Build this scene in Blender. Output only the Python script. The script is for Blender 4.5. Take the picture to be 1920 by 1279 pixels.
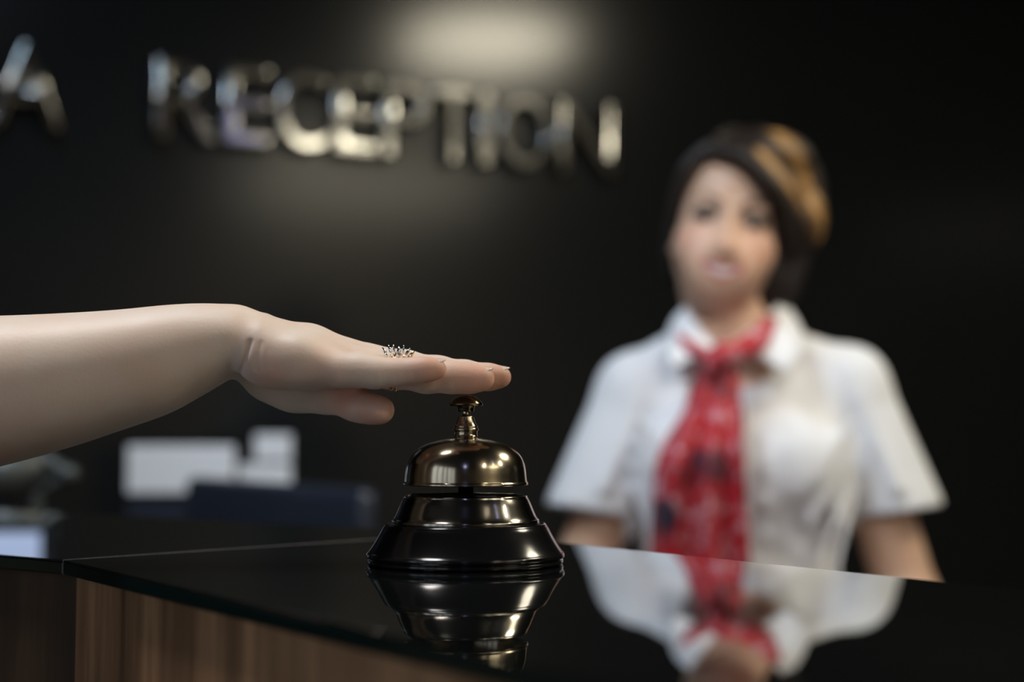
import bpy, bmesh, math, random
import numpy as np
from mathutils import Vector, Matrix
random.seed(7); np.random.seed(7)
for o in list(bpy.data.objects): bpy.data.objects.remove(o)
S = bpy.context.scene; C = S.collection

# ------------------------------------------------------------------ camera
CAMZ = 1.163; FPX = 2667.0; TH = math.atan((821-639.5)/FPX)
cd = bpy.data.cameras.new('camera'); cam = bpy.data.objects.new('camera', cd); C.objects.link(cam)
cam.location = (0, 0, CAMZ); cam.rotation_euler = (math.pi/2+TH, 0, 0)
cd.sensor_width = 36; cd.lens = 36*FPX/1920; cd.clip_start = 0.02; cd.clip_end = 50
cd.dof.use_dof = True; cd.dof.focus_distance = 0.708; cd.dof.aperture_fstop = 3.3; cd.dof.aperture_blades = 0
S.camera = cam
S.view_settings.view_transform = 'Standard'; S.view_settings.look = 'None'
S.view_settings.exposure = 0.0; S.view_settings.gamma = 1.0; S.view_settings.use_curve_mapping = False

# ------------------------------------------------------------------ world and lights
w = bpy.data.worlds.new('world'); S.world = w; w.use_nodes = True
w.node_tree.nodes['Background'].inputs[0].default_value = (0.5, 0.55, 0.65, 1)
w.node_tree.nodes['Background'].inputs[1].default_value = 0.02

def area(name, loc, target, size, power, color, shape='DISK', sy=None, spread=180):
    l = bpy.data.lights.new(name, 'AREA'); l.shape = shape; l.size = size
    if sy: l.size_y = sy
    l.energy = power; l.color = color; l.spread = math.radians(spread)
    o = bpy.data.objects.new(name, l); C.objects.link(o); o.location = loc
    o.rotation_euler = (Vector(target)-Vector(loc)).to_track_quat('-Z', 'Y').to_euler()
    return o
def spot(name, loc, target, angle, power, color, radius=0.03, blend=1.0):
    l = bpy.data.lights.new(name, 'SPOT'); l.spot_size = math.radians(angle); l.spot_blend = blend
    l.energy = power; l.color = color; l.shadow_soft_size = radius
    o = bpy.data.objects.new(name, l); C.objects.link(o); o.location = loc
    o.rotation_euler = (Vector(target)-Vector(loc)).to_track_quat('-Z', 'Y').to_euler()
    return o
WARM = (1.0, 0.91, 0.70); COOL = (0.80, 0.88, 1.0); NEUT = (1.0, 0.96, 0.92)
# ceiling lamps of the lobby and the desk, with added fill lights among them
area('ceiling_lamp_over_counter', (-0.62, 0.70, 2.62), (-0.25, 0.75, 1.1), 0.38, 10.4, NEUT, spread=150)
area('ceiling_lamp_desk_left', (-0.50, 1.15, 2.62), (0.12, 1.95, 1.2), 0.45, 5.2, (.56, .78, 1), spread=120)
area('fill_light_papers', (-0.80, 1.85, 2.62), (-0.50, 2.45, 1.1), 0.15, .7, (.75, .86, 1), spread=50)  # added fill light, brightens the white papers at the back
area('ceiling_lamp_by_wall_right', (1.60, 1.36, 2.64), (1.60, 1.36, 0), 0.62, 27, WARM)
area('ceiling_lamp_lobby_far', (3.28, -1.24, 2.64), (3.28, -1.24, 0), 1.50, 29, WARM)
area('ceiling_lamp_lobby_back_right', (1.65, -1.25, 2.62), (-.02, .72, 1.12), 0.05, .19, WARM, spread=30)
area('ceiling_lamp_lobby_side_right', (2.50, 0.25, 2.62), (-.02, .72, 1.12), 0.065, .50, WARM, spread=44)
area('ceiling_lamp_lobby_sign', (2.31, -0.58, 2.64), (2.31, -0.58, 0), 0.15, 2.2, WARM)
area('ceiling_lamp_desk_right', (0.75, 1.05, 2.62), (0.35, 1.8, 1.3), 0.12, .3, (1, .82, .58), spread=60)
area('ceiling_lamp_lobby_blue', (0.0, -1.8, 2.45), (0, 1.5, 1.2), 0.05, 1.0, (.45, .5, 1))
area('ceiling_lamp_lobby_blue_right', (1.51, -0.05, 2.50), (1.5, -0.05, 0), 0.06, .25, (.40, .45, 1))

area('fill_light_face', (0.45, -0.90, 2.45), (0.27, 1.75, 1.36), 0.14, .55, (1, .94, .90), spread=28)  # added narrow fill light on the receptionist's face

# ------------------------------------------------------------------ geometry helpers
def camf(x, y, z):                       # camera frame (right, forward, up) to world
    return Vector((x, y*math.cos(TH)-z*math.sin(TH), CAMZ+y*math.sin(TH)+z*math.cos(TH)))
def ray(px, py):
    u = (px-960)/FPX; v = (639.5-py)/FPX
    return Vector((u, math.cos(TH)-v*math.sin(TH), math.sin(TH)+v*math.cos(TH)))
def atY(px, py, Y):                      # point seen at this pixel, at world distance Y
    d = ray(px, py); return Vector((0, 0, CAMZ)) + d*(Y/d.y)

def tag(o, label=None, cat=None, group=None, kind=None):
    if label: o['label'] = label
    if cat: o['category'] = cat
    if group: o['group'] = group
    if kind: o['kind'] = kind
    return o
def empty(name, loc, label, cat, group=None):
    o = bpy.data.objects.new(name, None); C.objects.link(o); o.location = loc; o.empty_display_size = 0.05
    return tag(o, label, cat, group)
def link(name, me, m, parent=None):
    o = bpy.data.objects.new(name, me); C.objects.link(o)
    if m and not me.materials: me.materials.append(m)
    if parent:
        o.parent = parent
        bpy.context.view_layer.update()
        o.matrix_parent_inverse = parent.matrix_world.inverted()
    return o
def mesh(name, verts, faces, m, parent=None, smooth=True):
    me = bpy.data.meshes.new(name); me.from_pydata([tuple(map(float, v)) for v in verts], [], faces); me.update()
    if smooth: me.polygons.foreach_set('use_smooth', [True]*len(me.polygons))
    return link(name, me, m, parent)
def bmobj(name, bm, m, parent=None, smooth=False, bevel=0.0, seg=2):
    bmesh.ops.recalc_face_normals(bm, faces=bm.faces)
    me = bpy.data.meshes.new(name); bm.to_mesh(me); bm.free()
    if smooth: me.polygons.foreach_set('use_smooth', [True]*len(me.polygons))
    o = link(name, me, m, parent)
    if bevel:
        b = o.modifiers.new('bevel', 'BEVEL'); b.width = bevel; b.segments = seg; b.limit_method = 'ANGLE'
        b.harden_normals = False
    return o
def add_box(bm, c, s, rot=None):
    r = bmesh.ops.create_cube(bm, size=1)
    M = Matrix.Translation(Vector(c)) @ (rot.to_4x4() if rot else Matrix.Identity(4)) @ Matrix.Diagonal((s[0], s[1], s[2], 1))
    bmesh.ops.transform(bm, matrix=M, verts=r['verts']); return r['verts']
def add_prism(bm, pts, z0, z1):
    a = [bm.verts.new((p[0], p[1], z0)) for p in pts]; b = [bm.verts.new((p[0], p[1], z1)) for p in pts]
    n = len(pts); bm.faces.new(a[::-1]); bm.faces.new(b)
    for i in range(n): bm.faces.new((a[i], a[(i+1) % n], b[(i+1) % n], b[i]))
def add_tube(bm, pts, rad, n=16, cap=True):
    rings = []; pts = [Vector(p) for p in pts]
    if not hasattr(rad, '__len__'): rad = [rad]*len(pts)
    prev = None
    for i, p in enumerate(pts):
        t = (pts[min(i+1, len(pts)-1)]-pts[max(i-1, 0)]).normalized()
        if prev is None: a = t.orthogonal().normalized()
        else: a = (prev - t*prev.dot(t)).normalized()
        prev = a; b = t.cross(a)
        rings.append([bm.verts.new(p+(a*math.cos(2*math.pi*k/n)+b*math.sin(2*math.pi*k/n))*rad[i]) for k in range(n)])
    for i in range(len(rings)-1):
        for k in range(n): bm.faces.new((rings[i][k], rings[i][(k+1) % n], rings[i+1][(k+1) % n], rings[i+1][k]))
    if cap: bm.faces.new(rings[0][::-1]); bm.faces.new(rings[-1])
def lathe(name, prof, m, parent, loc, n=128):
    vs = []; fs = []; k = len(prof)
    for i in range(n):
        a = 2*math.pi*i/n
        for r, z in prof: vs.append((loc[0]+r*math.cos(a), loc[1]+r*math.sin(a), loc[2]+z))
    for i in range(n):
        j = (i+1) % n
        for q in range(k-1): fs.append((i*k+q, j*k+q, j*k+q+1, i*k+q+1))
    o = mesh(name, vs, fs, m, parent)
    bm = bmesh.new(); bm.from_mesh(o.data); bmesh.ops.remove_doubles(bm, verts=bm.verts, dist=1e-6)
    bmesh.ops.recalc_face_normals(bm, faces=bm.faces); bm.to_mesh(o.data); bm.free()
    return o
def catmull(P, sub=6):
    P = [np.array(p, float) for p in P]; out = []
    for i in range(len(P)-1):
        p0, p1, p2, p3 = P[max(i-1, 0)], P[i], P[i+1], P[min(i+2, len(P)-1)]
        for s in range(sub):
            t = s/sub
            out.append(0.5*((2*p1)+(-p0+p2)*t+(2*p0-5*p1+4*p2-p3)*t*t+(-p0+3*p1-3*p2+p3)*t**3))
    out.append(P[-1]); return out

# ------------------------------------------------------------------ implicit surfaces
class Field:
    def __init__(s, xs, ys, zs):
        s.ax = [np.asarray(xs, np.float32), np.asarray(ys, np.float32), np.asarray(zs, np.float32)]
        s.F = np.full((len(xs), len(ys), len(zs)), 1.0, np.float32)
    def _sub(s, lo, hi):
        sl = []
        for a, l, h in zip(s.ax, lo, hi):
            i = max(np.searchsorted(a, l)-1, 0); j = min(np.searchsorted(a, h)+1, len(a)); sl.append(slice(i, max(j, i+1)))
        X = s.ax[0][sl[0]][:, None, None]; Y = s.ax[1][sl[1]][None, :, None]; Z = s.ax[2][sl[2]][None, None, :]
        return tuple(sl), X, Y, Z
    def put(s, fn, lo, hi, k=0.0, sub=False):
        m = max(k, 0.004)*1.3+0.004
        sl, X, Y, Z = s._sub([l-m for l in lo], [h+m for h in hi])
        d = fn(X, Y, Z); f = s.F[sl]
        if sub: d = -d; f2 = np.maximum(f, d); s.F[sl] = f2 + (np.maximum(k-np.abs(f-d), 0)**2/(4*k) if k > 0 else 0)
        else: s.F[sl] = np.minimum(f, d) - (np.maximum(k-np.abs(f-d), 0)**2/(4*k) if k > 0 else 0)
    def cone(s, a, b, ra, rb, k=0.0, sub=False):
        a = np.array(a, float); b = np.array(b, float); ab = b-a; L = max(float(ab@ab), 1e-12)
        def fn(X, Y, Z):
            x, y, z = X-a[0], Y-a[1], Z-a[2]
            t = np.clip((x*ab[0]+y*ab[1]+z*ab[2])/L, 0, 1)
            return np.sqrt((x-t*ab[0])**2+(y-t*ab[1])**2+(z-t*ab[2])**2) - (ra+(rb-ra)*t)
        R = max(ra, rb); s.put(fn, np.minimum(a, b)-R, np.maximum(a, b)+R, k, sub)
    def chain(s, P, R, k=0.0, sub=False, kj=0.003):
        for i in range(len(P)-1): s.cone(P[i], P[i+1], R[i], R[i+1], k, sub)
    def ell(s, c, r, k=0.0, sub=False, M=None):
        c = np.array(c, float); r = np.array(r, float)
        def fn(X, Y, Z):
            x, y, z = X-c[0], Y-c[1], Z-c[2]
            if M is not None:
                x, y, z = (M[0][0]*x+M[1][0]*y+M[2][0]*z, M[0][1]*x+M[1][1]*y+M[2][1]*z, M[0][2]*x+M[1][2]*y+M[2][2]*z)
            k0 = np.sqrt((x/r[0])**2+(y/r[1])**2+(z/r[2])**2); k1 = np.sqrt((x/r[0]**2)**2+(y/r[1]**2)**2+(z/r[2]**2)**2)
            return k0*(k0-1)/np.maximum(k1, 1e-6)
        R = max(r) if M is not None else r
        s.put(fn, c-R, c+R, k, sub)
    def loft(s, axis, st, k=0.0, p=2.0):
        # st: rows (t, c1, c2, r1, r2); sections across `axis`
        st = np.array(st, float); st = st[np.argsort(st[:, 0])]; dense = np.array(catmull(st, 8)); t0 = st[0, 0]; t1 = st[-1, 0]
        oa = [i for i in range(3) if i != axis]
        def fn(X, Y, Z):
            A = (X, Y, Z); T = A[axis]; Tc = np.clip(T, t0, t1)
            q = [np.interp(Tc.ravel(), dense[:, 0], dense[:, i]).reshape(T.shape) for i in range(1, 5)]
            u = (A[oa[0]]-q[0])/q[2]; v = (A[oa[1]]-q[1])/q[3]
            k0 = (np.abs(u)**p+np.abs(v)**p)**(1/p)
            g = np.sqrt((u/q[2])**2+(v/q[3])**2)/np.maximum(np.sqrt(u*u+v*v), 1e-6)
            d = (k0-1)/np.maximum(g, 1e-4)
            return np.maximum(d, np.abs(T-(t0+t1)/2)-(t1-t0)/2)
        lo = [0]*3; hi = [0]*3
        lo[axis] = t0; hi[axis] = t1
        lo[oa[0]] = (st[:, 1]-st[:, 3]).min(); hi[oa[0]] = (st[:, 1]+st[:, 3]).max()
        lo[oa[1]] = (st[:, 2]-st[:, 4]).min(); hi[oa[1]] = (st[:, 2]+st[:, 4]).max()
        s.put(fn, lo, hi, k)
    def mesh(s):
        F = s.F; nx, ny, nz = F.shape; I = F < 0
        cnt = np.zeros((nx-1, ny-1, nz-1), np.int8)
        for a in (0, 1):
            for b in (0, 1):
                for c in (0, 1): cnt += I[a:nx-1+a, b:ny-1+b, c:nz-1+c]
        act = (cnt > 0) & (cnt < 8); ci, cj, ck = np.nonzero(act); n = len(ci)
        idx = np.full(act.shape, -1, np.int64); idx[ci, cj, ck] = np.arange(n)
        pos = np.zeros((n, 3)); num = np.zeros(n)
        base = np.stack([ci, cj, ck], 1)
        corners = [(a, b, c) for a in (0, 1) for b in (0, 1) for c in (0, 1)]
        for p in corners:
            for ax in range(3):
                if p[ax] == 0:
                    q = list(p); q[ax] = 1
                    f0 = F[ci+p[0], cj+p[1], ck+p[2]]; f1 = F[ci+q[0], cj+q[1], ck+q[2]]
                    m = (f0 < 0) != (f1 < 0)
                    t = np.where(m, f0/np.where(m, f0-f1, 1), 0)
                    for d in range(3):
                        c0 = s.ax[d][base[:, d]+p[d]]; c1 = s.ax[d][base[:, d]+q[d]]
                        pos[:, d] += np.where(m, c0+(c1-c0)*t, 0)
                    num += m
        pos /= num[:, None]
        quads = []
        for ax in range(3):
            o1, o2 = [i for i in range(3) if i != ax]
            sl0 = [slice(1, -1)]*3; sl1 = [slice(1, -1)]*3
            sl0[ax] = slice(0, -1); sl1[ax] = slice(1, None)
            A = I[tuple(sl0)]; B = I[tuple(sl1)]; ch = np.nonzero(A != B)
            g = [np.array(c) for c in ch]
            for d in range(3):
                if d != ax: g[d] = g[d]+1
            def cell(d1, d2):
                q = [g[0].copy(), g[1].copy(), g[2].copy()]; q[o1] -= d1; q[o2] -= d2
                return idx[q[0], q[1], q[2]]
            Q = np.stack([cell(0, 0), cell(1, 0), cell(1, 1), cell(0, 1)], 1)
            ins = A[ch]; flip = ins if ax != 1 else ~ins
            Q[~flip] = Q[~flip][:, ::-1]; quads.append(Q)
        Q = np.concatenate(quads); Q = Q[(Q >= 0).all(1)]
        return pos, Q
def np_mesh(name, pos, Q, m, parent=None, smooth_iter=0):
    if smooth_iter:
        e = np.concatenate([Q[:, [0, 1]], Q[:, [1, 2]], Q[:, [2, 3]], Q[:, [3, 0]]])
        for _ in range(smooth_iter):
            acc = np.zeros_like(pos); c = np.zeros(len(pos))
            for a, b in ((0, 1), (1, 0)):
                for d in range(3): acc[:, d] += np.bincount(e[:, a], pos[e[:, b], d], len(pos))
                c += np.bincount(e[:, a], minlength=len(pos))
            pos = pos*0.4+0.6*acc/np.maximum(c, 1)[:, None]
    me = bpy.data.meshes.new(name); nv = len(pos); nf = len(Q)
    me.vertices.add(nv); me.vertices.foreach_set('co', pos.astype(np.float32).ravel())
    me.loops.add(nf*4); me.loops.foreach_set('vertex_index', Q.astype(np.int32).ravel())
    me.polygons.add(nf); me.polygons.foreach_set('loop_start', np.arange(0, nf*4, 4, dtype=np.int32))
    me.update(calc_edges=True); me.validate()
    me.polygons.foreach_set('use_smooth', np.ones(len(me.polygons), bool))
    return link(name, me, m, parent)
def attr(o, name, vals):
    a = o.data.attributes.new(name, 'FLOAT', 'POINT'); a.data.foreach_set('value', np.asarray(vals, np.float32))

# ------------------------------------------------------------------ materials
def mat(name, color=(.5, .5, .5), rough=.5, metal=0., **kw):
    m = bpy.data.materials.new(name); m.use_nodes = True
    b = m.node_tree.nodes['Principled BSDF']
    b.inputs['Base Color'].default_value = (*color, 1); b.inputs['Roughness'].default_value = rough; b.inputs['Metallic'].default_value = metal
    for k, v in kw.items(): b.inputs[k].default_value = v
    return m
class NT:
    def __init__(s, m): s.t = m.node_tree; s.b = s.t.nodes['Principled BSDF']
    def n(s, typ, **kw):
        n = s.t.nodes.new(typ)
        for k, v in kw.items():
            if k in n.inputs: n.inputs[k].default_value = v
            else: setattr(n, k, v)
        return n
    def l(s, a, b): s.t.links.new(a, b)
    def ramp(s, src, stops):
        r = s.n('ShaderNodeValToRGB'); e = r.color_ramp.elements
        while len(e) < len(stops): e.new(0.5)
        for x, (p, c) in zip(e, stops): x.position = p; x.color = (*c, 1)
        s.l(src, r.inputs[0]); return r.outputs[0]
    def obj(s, scale=(1, 1, 1), rot=(0, 0, 0)):
        tc = s.n('ShaderNodeTexCoord'); mp = s.n('ShaderNodeMapping'); mp.inputs['Scale'].default_value = scale; mp.inputs['Rotation'].default_value = rot
        s.l(tc.outputs['Object'], mp.inputs[0]); return mp.outputs[0]
    def noise(s, vec, scale, detail=3, rough=.5):
        n = s.n('ShaderNodeTexNoise'); n.inputs['Scale'].default_value = scale; n.inputs['Detail'].default_value = detail; n.inputs['Roughness'].default_value = rough
        s.l(vec, n.inputs['Vector']); return n.outputs['Fac']
    def mix(s, fac, a, b):
        n = s.n('ShaderNodeMix'); n.data_type = 'RGBA'
        for v, i in ((fac, 0), (a, 6), (b, 7)):
            if hasattr(v, 'default_value') or hasattr(v, 'links'): s.l(v, n.inputs[i])
            else: n.inputs[i].default_value = v if i == 0 else (*v, 1)
        return n.outputs[2]
    def bump(s, h, strength, dist):
        n = s.n('ShaderNodeBump'); n.inputs['Strength'].default_value = strength; n.inputs['Distance'].default_value = dist
        s.l(h, n.inputs['Height']); s.l(n.outputs[0], s.b.inputs['Normal'])
    def a(s, name):
        n = s.n('ShaderNodeAttribute'); n.attribute_name = name; return n.outputs['Fac']

def skin_mat(name, base, blushc, sss=.12, lips=None):
    m = mat(name, base, .48, **{'Subsurface Weight': sss, 'Subsurface Scale': .006, 'Specular IOR Level': .4})
    m.node_tree.nodes['Principled BSDF'].inputs['Subsurface Radius'].default_value = (1, .35, .2)
    t = NT(m); v = t.obj()
    n = t.noise(v, 38, 3); c = t.mix(t.ramp(n, [(.35, (0, 0, 0)), (.7, (1, 1, 1))]), base, tuple(np.array(base)*np.array((.97, .88, .84))))
    c = t.mix(t.a('blush'), c, blushc)
    if lips: c = t.mix(t.a('lips'), c, lips); c = t.mix(t.a('teeth'), c, (.68, .62, .59)); c = t.mix(t.a('brow'), c, (.035, .022, .016))
    t.l(c, t.b.inputs['Base Color'])
    t.bump(t.noise(v, 700, 2), .25, .0004)
    return m
M_skin = skin_mat('skin_guest', (.78, .65, .56), (.74, .31, .20), .18)
M_skin2 = skin_mat('skin_receptionist', (.64, .43, .31), (.62, .26, .19), .1, (.42, .08, .09))
M_nail = mat('fingernail', (.85, .66, .62), .18, **{'Coat Weight': .5})
M_glass = mat('black_glass', (.004, .005, .005), .015, **{'IOR': 2.05, 'Coat Weight': 0.0})
M_edge = mat('green_glass_edge', (.004, .012, .012), .12, **{'IOR': 1.5})
M_black = mat('black_lacquer', (.006, .006, .007), .15)
def brass(name, col, rough):
    m = mat(name, col, rough, 1.0, **{'Anisotropic': .55, 'Anisotropic Rotation': .25}); t = NT(m)
    g = t.n('ShaderNodeTangent'); g.direction_type = 'RADIAL'; g.axis = 'Z'; t.l(g.outputs[0], t.b.inputs['Tangent'])
    v = t.obj((1, 1, 60)); t.bump(t.noise(v, 60, 2), .04, .0003)
    c = t.mix(t.ramp(t.noise(t.obj(), 45, 4), [(.4, (0, 0, 0)), (.75, (1, 1, 1))]), col, tuple(np.array(col)*.75)); t.l(c, t.b.inputs['Base Color'])
    return m
M_brass = brass('antique_brass', (.50, .43, .32), .19)
M_brass2 = brass('dark_nickel_brass', (.33, .31, .27), .17)
M_knob = mat('knob_brass', (.16, .13, .08), .16, 1.0)
M_striker = mat('bell_inside', (.02, .018, .015), .5, .5)  # dark material of the striker and its post
M_chrome = mat('sign_chrome', (.68, .68, .65), .11, 1.0)
M_gold = mat('ring_gold', (.9, .62, .38), .15, 1.0)
M_silver = mat('ring_silver', (.9, .9, .92), .08, 1.0)
M_mon = mat('monitor_plastic', (.022, .027, .042), .30, **{'Coat Weight': .6})
M_paper = mat('white_paper', (.88, .89, .92), .7)
M_shoe = mat('black_leather', (.01, .01, .01), .3)
M_skirt = mat('black_skirt', (.012, .012, .014), .85)
M_grey = mat('grey_metal', (.10, .11, .11), .45, .5)

def wall_material(name, col, rough):
    m = mat(name, col, rough, **{'Specular IOR Level': .5}); t = NT(m); v = t.obj()
    c = t.mix(t.noise(v, 3, 4), tuple(np.array(col)*.9), tuple(np.array(col)*1.15)); t.l(c, t.b.inputs['Base Color'])
    t.bump(t.noise(v, 120, 3), .03, .0005); return m
M_wall = wall_material('dark_wall', (.0120, .0128, .0136), .17)
M_lobby = wall_material('lobby_wall', (.32, .27, .20), .7)
M_floor = wall_material('dark_floor', (.03, .028, .026), .3)
M_ceil = wall_material('dark_ceiling', (.05, .05, .05), .8)
def wood_mat(name='walnut_panel', q=1.0):
    m = mat(name, (.1, .06, .035), .55); t = NT(m); tc = t.n('ShaderNodeTexCoord')
    mp = t.n('ShaderNodeMapping'); mp.inputs['Scale'].default_value = (22, 22, 1.6); t.l(tc.outputs['Object'], mp.inputs[0])
    g = t.noise(mp.outputs[0], 3.0, 8, .62)
    col = t.ramp(g, [(.25, (.10, .058, .034)), (.5, (.28, .165, .092)), (.62, (.38, .23, .13)), (.8, (.48, .31, .18))])
    mp2 = t.n('ShaderNodeMapping'); mp2.inputs['Scale'].default_value = (1, 1, .04); t.l(tc.outputs['Object'], mp2.inputs[0])
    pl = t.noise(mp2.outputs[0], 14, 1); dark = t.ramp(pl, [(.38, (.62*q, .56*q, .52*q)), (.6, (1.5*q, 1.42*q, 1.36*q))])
    mx = t.n('ShaderNodeMix'); mx.data_type = 'RGBA'; mx.blend_type = 'MULTIPLY'; mx.inputs[0].default_value = 1
    t.l(col, mx.inputs[6]); t.l(dark, mx.inputs[7]); t.l(mx.outputs[2], t.b.inputs['Base Color'])
    t.bump(g, .25, .001); return m
M_wood = wood_mat(); M_wood_shaded = wood_mat('walnut_panel_shaded', .14)  # second copy darkened: shade on the left front put into the wood colour
def shirt_mat():
    m = mat('white_cotton', (.78, .80, .84), .8, **{'Sheen Weight': .2, 'Subsurface Weight': 0.0}); t = NT(m); v = t.obj()
    t.bump(t.noise(v, 14, 2), .35, .012); return m
M_shirt = shirt_mat()
def scarf_mat():
    m = mat('red_scarf_print', (.5, .02, .04), .55, **{'Sheen Weight': .2}); t = NT(m); v = t.obj()
    n1 = t.noise(v, 55, 3, .7); c = t.mix(t.ramp(n1, [(.555, (0, 0, 0)), (.60, (1, 1, 1))]), (.46, .006, .020), (.66, .36, .44))
    vo = t.n('ShaderNodeTexVoronoi'); vo.inputs['Scale'].default_value = 13; t.l(v, vo.inputs['Vector'])
    c = t.mix(t.ramp(vo.outputs['Distance'], [(.27, (1, 1, 1)), (.36, (0, 0, 0))]), c, (.025, .010, .035))
    c2 = t.mix(t.ramp(t.noise(v, 20, 2), [(.55, (0, 0, 0)), (.62, (1, 1, 1))]), c, (.20, .003, .012)); t.l(c2, t.b.inputs['Base Color']); return m
M_scarf = scarf_mat()
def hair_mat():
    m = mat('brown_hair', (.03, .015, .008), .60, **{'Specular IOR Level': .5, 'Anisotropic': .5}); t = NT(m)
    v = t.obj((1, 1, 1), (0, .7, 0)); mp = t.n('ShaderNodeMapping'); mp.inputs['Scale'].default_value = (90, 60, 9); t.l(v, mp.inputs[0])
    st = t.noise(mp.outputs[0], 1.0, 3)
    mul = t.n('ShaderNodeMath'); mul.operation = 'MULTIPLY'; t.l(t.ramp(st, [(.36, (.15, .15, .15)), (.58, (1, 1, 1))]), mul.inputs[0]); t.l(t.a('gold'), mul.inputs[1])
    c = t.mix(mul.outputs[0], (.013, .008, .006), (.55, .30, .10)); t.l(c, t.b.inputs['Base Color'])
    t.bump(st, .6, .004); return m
M_hair = hair_mat()

# ------------------------------------------------------------------ room
WT = Vector((1, .4376, 0)).normalized(); WN = Vector((WT.y, -WT.x, 0)); WO = Vector((0, 2.970, 0))
def wp(s, d, z): return WO + WT*s + WN*d + Vector((0, 0, z))
ROT = Matrix((WT, -WN, Vector((0, 0, 1)))).transposed()
S0, S1, D1, HC = -3.0, 3.6, 6.2, 2.72
def struct(name, c, size, m):
    bm = bmesh.new(); add_box(bm, (0, 0, 0), size); o = bmobj(name, bm, m)
    o.location = c; o.rotation_euler = ROT.to_euler(); tag(o, kind='structure'); return o
mid = (S0+S1)/2; LW = S1-S0
struct('wall_back', wp(mid, -.05, HC/2), (LW+.2, .1, HC), M_wall)
struct('wall_front', wp(mid, D1+.05, HC/2), (LW+.2, .1, HC), M_lobby)
struct('wall_left', wp(S0-.05, D1/2, HC/2), (.1, D1, HC), M_lobby)
struct('wall_right', wp(S1+.05, D1/2, HC/2), (.1, D1, HC), M_wall)
struct('floor', wp(mid, D1/2, -.05), (LW+.2, D1+.2, .1), M_floor)
struct('ceiling', wp(mid, D1/2, HC+.05), (LW+.2, D1+.2, .1), M_ceil)
def lit(name, col, e):
    m = mat(name, (.02, .02, .02), .3); b = m.node_tree.nodes['Principled BSDF']; b.inputs['Emission Color'].default_value = (*col, 1); b.inputs['Emission Strength'].default_value = e; return m
M_day = lit('daylight_pane', (.78, .88, 1), 1.15)
for k in range(5):
    dd = 2.30+k*.44
    o = struct('window_%d' % (k+1), wp(S0+.012, dd, 1.45), (.02, .34 if k != 2 else .22, 1.30), M_day)
    fr = bmesh.new()
    for sx in (-1, 1): add_box(fr, (.012, sx*.19, 0), (.03, .03, 1.36))
    for sz in (-1, 1): add_box(fr, (.012, 0, sz*.665), (.03, .38, .03))
    f = bmobj('window_frame', fr, M_grey, None); f.parent = o
struct('baseboard_back', wp(mid, .008, .05), (LW, .016, .1), M_wall)

# ------------------------------------------------------------------ reception counter
CT = 1.100; GT = .0075
dR = Vector((.252, -.365)).normalized(); dL = Vector((-.8, .6))
Fj = Vector((-.232, .741)); Bj = Vector((-.030, .948))
def line(p, d, ts): return [p+d*t for t in ts]
F_R = [Fj] + line(Fj, dR, [.5, 1.0, 1.7]); B_R = [Bj] + line(Bj, dR, [.5, 1.0, 1.8])
F_L = [Fj] + line(Fj, dL, [.35, .8, 1.5]); B_L = [Bj] + line(Bj, dL, [.35, .8, 1.45])
gap = .0007
def glass_panel(F, B, sgn, label):
    e = empty('glass_countertop', ((F[0].x+B[-1].x)/2, (F[0].y+B[-1].y)/2, CT-GT), label, 'countertop', 'black glass panels of the reception counter')
    sh = dR*gap*sgn
    pts = [F[0]+sh, *F[1:], *B[:0:-1], B[0]+sh]
    bm = bmesh.new(); add_prism(bm, pts, CT-.0012, CT); bmobj('glass_surface', bm, M_glass, e, bevel=.0005)
    bm = bmesh.new(); add_prism(bm, pts, CT-GT, CT-.0012); bmobj('glass_body', bm, M_edge, e, bevel=.0006)
glass_panel(F_R, B_R, 1, 'polished black glass countertop panel carrying the call bell')
glass_panel(F_L, B_L, -1, 'polished black glass countertop panel left of the seam')
def inset(F, B, q):                       # counter body under the glass, set back from the edge
    return [f+(b-f).normalized()*q for f, b in zip(F, B)], [b-(b-f).normalized()*q for f, b in zip(F, B)]
M_strip = mat('seam_edge', (.30, .28, .32), .35, .5)
bm = bmesh.new(); sd_ = Vector((-dR.x, -dR.y)); q = sd_*.0005
add_prism(bm, [Fj+dR*.0005, Bj+dR*.0005, Bj-dR*.0005, Fj-dR*.0005], CT-GT, CT+.0001)
tag(bmobj('seam_strip', bm, M_strip), 'thin pale strip in the seam between the two black glass panels', 'strip')
cnt = empty('reception_counter', (-.1, .8, 0), 'walnut panelled reception counter body under the black glass tops', 'counter')
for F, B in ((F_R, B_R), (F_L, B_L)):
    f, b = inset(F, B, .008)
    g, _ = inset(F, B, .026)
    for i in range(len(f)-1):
        bm = bmesh.new(); add_prism(bm, [f[i], f[i+1], g[i+1], g[i]], .08, CT-GT-.0005); bmobj('front_panel', bm, M_wood if F is F_R else M_wood_shaded, cnt)
    bm = bmesh.new(); add_prism(bm, g + b[::-1], .08, CT-GT-.0005); bmobj('carcass', bm, M_black, cnt)
    g2, b2 = inset(F, B, .05); bm = bmesh.new(); add_prism(bm, g2+b2[::-1], 0, .08); bmobj('plinth', bm, M_black, cnt)
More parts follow.
